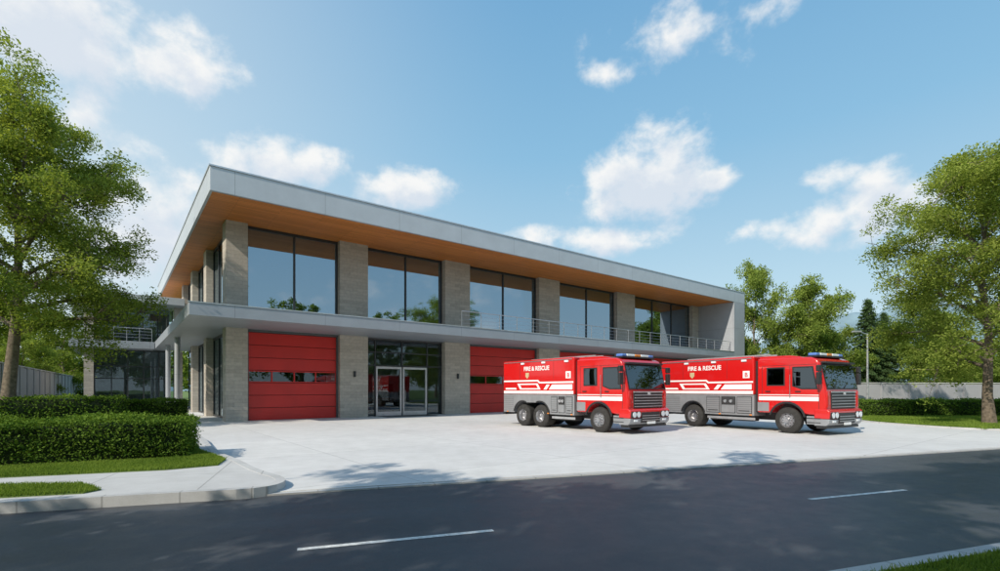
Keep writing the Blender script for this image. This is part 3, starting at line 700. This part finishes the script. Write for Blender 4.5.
# ------------------------------------------------------------------ vegetation
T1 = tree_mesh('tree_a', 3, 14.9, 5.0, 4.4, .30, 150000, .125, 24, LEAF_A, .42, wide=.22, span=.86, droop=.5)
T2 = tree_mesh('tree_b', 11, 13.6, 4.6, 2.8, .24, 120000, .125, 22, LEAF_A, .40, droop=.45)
T3 = tree_mesh('tree_c', 23, 10.5, 4.0, 1.4, .18, 40000, .20, 15, LEAF_B, .44)
T5 = tree_mesh('tree_e', 31, 14.0, 5.0, 4.5, .26, 26000, .26, 14, LEAF_B, .38, 6)
T4 = conifer_mesh('tree_d', 5, 12, 3.1, 26000, .24)
put('deciduous_tree', T1, -21.8, 22.2, .12, 1, .4)
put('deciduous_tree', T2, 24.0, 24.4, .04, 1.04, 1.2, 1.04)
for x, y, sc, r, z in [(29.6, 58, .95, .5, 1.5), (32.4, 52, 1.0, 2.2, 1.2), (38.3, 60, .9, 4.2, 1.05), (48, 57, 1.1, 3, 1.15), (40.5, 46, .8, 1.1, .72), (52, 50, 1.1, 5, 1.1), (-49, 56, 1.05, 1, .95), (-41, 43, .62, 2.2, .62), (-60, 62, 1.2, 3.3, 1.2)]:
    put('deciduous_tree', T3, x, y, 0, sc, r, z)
put('conifer_tree', T4, 41.2, 56, 0, .95, 0, 1.0); put('conifer_tree', T4, 44.5, 58, 0, .8, 1, .9); put('conifer_tree', T4, 36.6, 57, 0, .7, 2, .78)
for x, y, sc, r in [(-9.8, -2.6, .8, .3), (-6.2, -4.8, 1.0, 2), (-.9, -4.2, 1.05, 4), (5.0, -4.0, 1.12, 1), (13.5, -3, 1.1, 5), (31, -2, 1.1, 2), (46, 4, 1.1, 0), (62, 8, 1.2, 2), (-24, -12, 1, 1)]:
    put('street_tree', T5, x, y, .05, sc, r)

hedge('hedge', (-16.5, 7.4), (-7.35, 11.65), 2.1, .13, .88, 66000, .055, 1)
hedge('hedge', (-40, 14.5), (-17.8, 23.2), 1.6, .13, 1.25, 26000, .10, 2)
hedge('hedge', (-20.5, 26.5), (-17.6, 27.6), 1.6, .13, 1.0, 9000, .09, 3)
hedge('hedge', (20.9, 31), (46, 33.5), 1.3, .04, 1.0, 40000, .10, 4)
grass_blades('grass', [(-11.5, 8.2), (-8.98, 8.98), (-6.6, 9.85), (-5.9, 10.45), (-6.2, 11.3), (-7.7, 12.9), (-8.2, 13.2), (-7.2, 11.7), (-7.3, 11.5), (-12, 9.3)], .135, 5200, .045, 1)
grass_blades('grass', [(-9.5, 6.55), (-7.18, 7.35), (-6.35, 7.62), (-6.3, 7.9), (-7.0, 8.35), (-8.14, 8.25), (-9.5, 7.8)], .133, 5200, .045, 2)
grass_blades('grass', [rp(5, -6.08), rp(16, -6.08), rp(16, -8.5), rp(5, -8.5)], .085, 4200, .05, 3)
grass_blades('grass', [(20, 28), (19.5, 25.5), (20.5, 21.1), (23, 21.5), (34, 25.3), (32, 31), (21, 31)], .05, 500, .08, 4, .012)

def tree_belt(name, pts, hmin, hmax, per, lsize, seed, rw=3.5):
    rng = np.random.default_rng(seed); C = []; T = []
    for x, y in pts:
        x += rng.normal() * 1.5; y += rng.normal() * 2.5; h = rng.uniform(hmin, hmax); r = rw * rng.uniform(.7, 1.3)
        m = 14; cc = rng.normal(size=(m, 3)); cc /= np.linalg.norm(cc, axis=1)[:, None]
        cc = cc * np.array([r * .7, r * .7, h * .36]) * rng.uniform(.4, 1, (m, 1)) + np.array([x, y, h * .55]); tt = rng.uniform(.1, .8) 
        k = rng.integers(0, m, per); d = rng.normal(size=(per, 3)); d /= np.linalg.norm(d, axis=1)[:, None]
        C.append(cc[k] + d * r * .42 * rng.uniform(.5, 1.1, (per, 1))); T.append(np.clip(tt * .5 + .25 * rng.uniform(size=m)[k] + rng.normal(size=per) * .12 + .15, 0, 1))
    C = np.concatenate(C); T = np.concatenate(T); C[:, 2] = np.abs(C[:, 2])
    return put(name, quad_mesh(name, [(leaves(C, lsize, rng, .7, .4), lq(len(C)), 0, T)], [LEAF_B]), 0, 0)
tree_belt('distant_trees', [(28 + i * 3.6, 74 + 4 * math.sin(i)) for i in range(26)], 6, 10, 1700, .45, 1)
tree_belt('distant_trees', [(-120 + i * 4.0, 100 + 5 * math.sin(i * 2)) for i in range(18)], 8, 13, 1300, .55, 2)
tree_belt('distant_trees', [(30 + i * 5.5, -26 - 6 * math.sin(i) + i * 1.5) for i in range(26)], 9, 14, 1200, .6, 3)
tree_belt('distant_trees', [(-70 + i * 6, -32) for i in range(17)], 8, 12, 900, .6, 4)

def ridge_hill(name, cx, cy, rx, ry, h):
    nx, ny = 80, 24; V = []; F = []
    for j in range(ny):
        for i in range(nx):
            u = i / (nx - 1) * 2 - 1; v = j / (ny - 1) * 2 - 1
            z = h * max(0, 1 - abs(u) ** 1.6) * max(0, 1 - v * v) * (1 + .10 * math.sin(u * 11) + .05 * math.sin(u * 27 + 1) + .03 * math.sin(v * 17 + u * 9)) - 2
            V.append((cx + rx * u, cy + ry * v, z))
    for j in range(ny - 1):
        for i in range(nx - 1): F.append((j * nx + i, j * nx + i + 1, (j + 1) * nx + i + 1, (j + 1) * nx + i))
    return mk(name, V, F, HILL, smooth=True)
ridge_hill('hills', 560, 700, 330, 120, 122)
ridge_hill('hills', 900, 800, 420, 120, 110)
ridge_hill('hills', -800, 850, 420, 140, 50)

def wall(name, p0, p1, h, th):
    p0 = Vector(p0); p1 = Vector(p1); L = (p1 - p0).length; ang = math.atan2(p1.y - p0.y, p1.x - p0.x)
    E = empty(name, (p0.x, p0.y, 0), ang)
    box('panels', 0, L, 0, th, 0, h, WALLM, E)
    n = int(L / 2.4)
    boxes('posts', [(i * 2.4 - .07, i * 2.4 + .07, -.05, th + .05, 0, h + .05) for i in range(n + 1)], WALLM, E)
    box('coping', -.1, L + .1, -.04, th + .04, h + .051, h + .11, KERB, E)
wall('boundary_wall', (24, 37), (60, 42), 2.15, .15)
wall('boundary_wall', (-25.5, 25.0), (-66, 82), 3.1, .15)
L = empty('street_lamp', (24.4, 33.2, .04))
rod('pole', (0, 0, 0), (0, 0, 5.4), .07, ALU, L, 12, .045)
rod('base', (0, 0, 0), (0, 0, .5), .11, ALU, L, 12)
rod('arm', (0, 0, 5.35), (-.7, -.2, 5.5), .03, ALU, L, 8)
box('lamp_head', -1.15, -.6, -.33, -.1, 5.46, 5.56, ALU, L, .02)

# ------------------------------------------------------------------ sun & sky
el = math.radians(38); sx, sy = -.62, -.785
n_ = math.hypot(sx, sy); sd = Vector((sx / n_ * math.cos(el), sy / n_ * math.cos(el), math.sin(el)))
sl = bpy.data.lights.new('sun', 'SUN'); sl.energy = 4.5; sl.angle = math.radians(.53); sl.color = (1, .91, .77)
so = bpy.data.objects.new('sun', sl); so.rotation_euler = sd.to_track_quat('Z', 'Y').to_euler(); COL.objects.link(so)

W = bpy.data.worlds.new('World'); S.world = W; W.use_nodes = True; nt = W.node_tree; nt.nodes.clear()
try:
    W.cycles.sampling_method = 'MANUAL'; W.cycles.sample_map_resolution = 256
except Exception: pass
out = nt.nodes.new('ShaderNodeOutputWorld'); bg = nt.nodes.new('ShaderNodeBackground'); STR = .12
bg.inputs[1].default_value = STR; nt.links.new(bg.outputs[0], out.inputs[0])
sky = nt.nodes.new('ShaderNodeTexSky'); sky.sky_type = 'NISHITA'; sky.sun_disc = False
sky.sun_elevation = el; sky.sun_rotation = math.atan2(sx, sy); sky.air_density = 1.0; sky.dust_density = 1.2; sky.ozone_density = 1.5

g = bpy.data.node_groups.new('cloud_density', 'ShaderNodeTree')
g.interface.new_socket('Vector', in_out='INPUT', socket_type='NodeSocketVector'); g.interface.new_socket('Density', in_out='OUTPUT', socket_type='NodeSocketFloat')
gi = g.nodes.new('NodeGroupInput'); go = g.nodes.new('NodeGroupOutput')
def M(op, a, b=None, c=None, clamp=False):
    n = g.nodes.new('ShaderNodeMath'); n.operation = op; n.use_clamp = clamp
    for i, v in enumerate((a, b, c)):
        if v is None: continue
        if isinstance(v, (int, float)): n.inputs[i].default_value = v
        else: g.links.new(v, n.inputs[i])
    return n.outputs[0]
def VM(op, a, b):
    n = g.nodes.new('ShaderNodeVectorMath'); n.operation = op
    for i, v in enumerate((a, b)):
        if v is None: continue
        if isinstance(v, tuple): n.inputs[i].default_value = v
        else: g.links.new(v, n.inputs[i])
    return n
vin = gi.outputs[0]
blobs = [(35, 25, 110, 62, 1.0), (188, 70, 52, 34, 1.05), (262, 165, 52, 30, 1.0), (310, 168, 40, 22, .9), (175, 235, 130, 66, .9), (396, 190, 40, 20, 1.05),
         (645, 178, 50, 38, 1.15), (605, 205, 36, 24, .95), (712, 180, 26, 12, .9), (590, 240, 66, 15, 1.0), (880, 208, 50, 30, 1.15), (825, 222, 36, 24, 1.05), (825, 180, 32, 16, .85), (770, 228, 50, 12, .7),
         (690, 30, 75, 26, .74), (750, 12, 44, 16, .66), (603, 75, 26, 14, .78), (925, 235, 40, 18, .8)]
cur = None
for px, py, rx, ry, w in blobs:
    k, v = (px - 500) / 500, (390 - py) / 500; ln = math.sqrt(k * k + 1 + v * v); c = (k / ln, 1 / ln, v / ln)
    hx = rx / 500 / ln / math.sqrt(1 + k * k) * 1.15; hz = ry / 500 / ln
    d = VM('SUBTRACT', vin, c); s = VM('MULTIPLY', d.outputs[0], (1 / hx, 1 / hx, 1 / hz)); l = VM('LENGTH', s.outputs[0], None)
    f = M('MULTIPLY_ADD', l.outputs['Value'], -.5 * w, w)
    cur = f if cur is None else M('MAXIMUM', cur, f)
nz = g.nodes.new('ShaderNodeTexNoise'); nz.inputs['Scale'].default_value = 11; nz.inputs['Detail'].default_value = 6; nz.inputs['Roughness'].default_value = .58
nz.inputs['Distortion'].default_value = .1
st = VM('MULTIPLY', vin, (1, 1, 1.25)); g.links.new(st.outputs[0], nz.inputs['Vector'])
nb = g.nodes.new('ShaderNodeTexNoise'); nb.inputs['Scale'].default_value = 2.4; nb.inputs['Detail'].default_value = 2; g.links.new(st.outputs[0], nb.inputs['Vector'])
sep = g.nodes.new('ShaderNodeSeparateXYZ'); g.links.new(vin, sep.inputs[0])
back = M('MULTIPLY', M('SUBTRACT', M('MULTIPLY', nb.outputs['Fac'], 2.2), .78), M('MULTIPLY', sep.outputs[1], -4, clamp=True))
cur = M('MAXIMUM', cur, back)
den = M('ADD', cur, M('MULTIPLY', M('SUBTRACT', nz.outputs['Fac'], .5), 1.6))
mr = g.nodes.new('ShaderNodeMapRange'); mr.interpolation_type = 'SMOOTHSTEP'; g.links.new(den, mr.inputs[0]); mr.inputs[1].default_value = .38; mr.inputs[2].default_value = .86
g.links.new(mr.outputs[0], go.inputs[0])
tc = nt.nodes.new('ShaderNodeTexCoord'); gen = tc.outputs['Generated']
nrm = nt.nodes.new('ShaderNodeVectorMath'); nrm.operation = 'NORMALIZE'; nt.links.new(gen, nrm.inputs[0]); gen = nrm.outputs[0]
g1 = nt.nodes.new('ShaderNodeGroup'); g1.node_tree = g; nt.links.new(gen, g1.inputs[0])
of = nt.nodes.new('ShaderNodeVectorMath'); of.inputs[1].default_value = (-.02, 0, .03); nt.links.new(gen, of.inputs[0])
g2 = nt.nodes.new('ShaderNodeGroup'); g2.node_tree = g; nt.links.new(of.outputs[0], g2.inputs[0])
k = 1 / STR
ccol = ramp(nt, g2.outputs[0], [(0, (.98, .97, .95)), (1, (.72, .78, .86))])
ccol = mix(nt, ccol, (k, k, k), 1.0, 'MULTIPLY')
s2 = nt.nodes.new('ShaderNodeSeparateXYZ'); nt.links.new(gen, s2.inputs[0])
grad = ramp(nt, s2.outputs[2], [(0, (.70, .82, .88)), (.18, (.52, .74, .86)), (.42, (.285, .57, .81)), (.65, (.185, .445, .73)), (1, (.12, .31, .60))])
grad = mix(nt, grad, (k, k, k), 1.0, 'MULTIPLY')
skyc = mix(nt, sky.outputs[0], grad, .82)
hz = nt.nodes.new('ShaderNodeMapRange'); hz.interpolation_type = 'SMOOTHSTEP'; nt.links.new(s2.outputs[0], hz.inputs[0]); hz.inputs[1].default_value = .10; hz.inputs[2].default_value = -.8
hz.inputs[3].default_value = 0; hz.inputs[4].default_value = .5
skyc = mix(nt, skyc, (.82 * k, .89 * k, .92 * k), hz.outputs[0])
al = nt.nodes.new('ShaderNodeMath'); al.operation = 'MULTIPLY'; nt.links.new(g1.outputs[0], al.inputs[0]); al.inputs[1].default_value = .92
fin = mix(nt, skyc, ccol, al.outputs[0])
nt.links.new(fin, bg.inputs[0])

# ------------------------------------------------------------------ camera
cd = bpy.data.cameras.new('camera'); cd.lens = 18; cd.sensor_width = 36; cd.shift_y = .1045; cd.clip_end = 5000; cd.clip_start = .05
co = bpy.data.objects.new('camera', cd); co.location = (0, 0, 1.7); co.rotation_euler = (math.radians(90), 0, 0); COL.objects.link(co); S.camera = co
S.view_settings.view_transform = 'Standard'; S.view_settings.look = 'None'; S.view_settings.exposure = 0
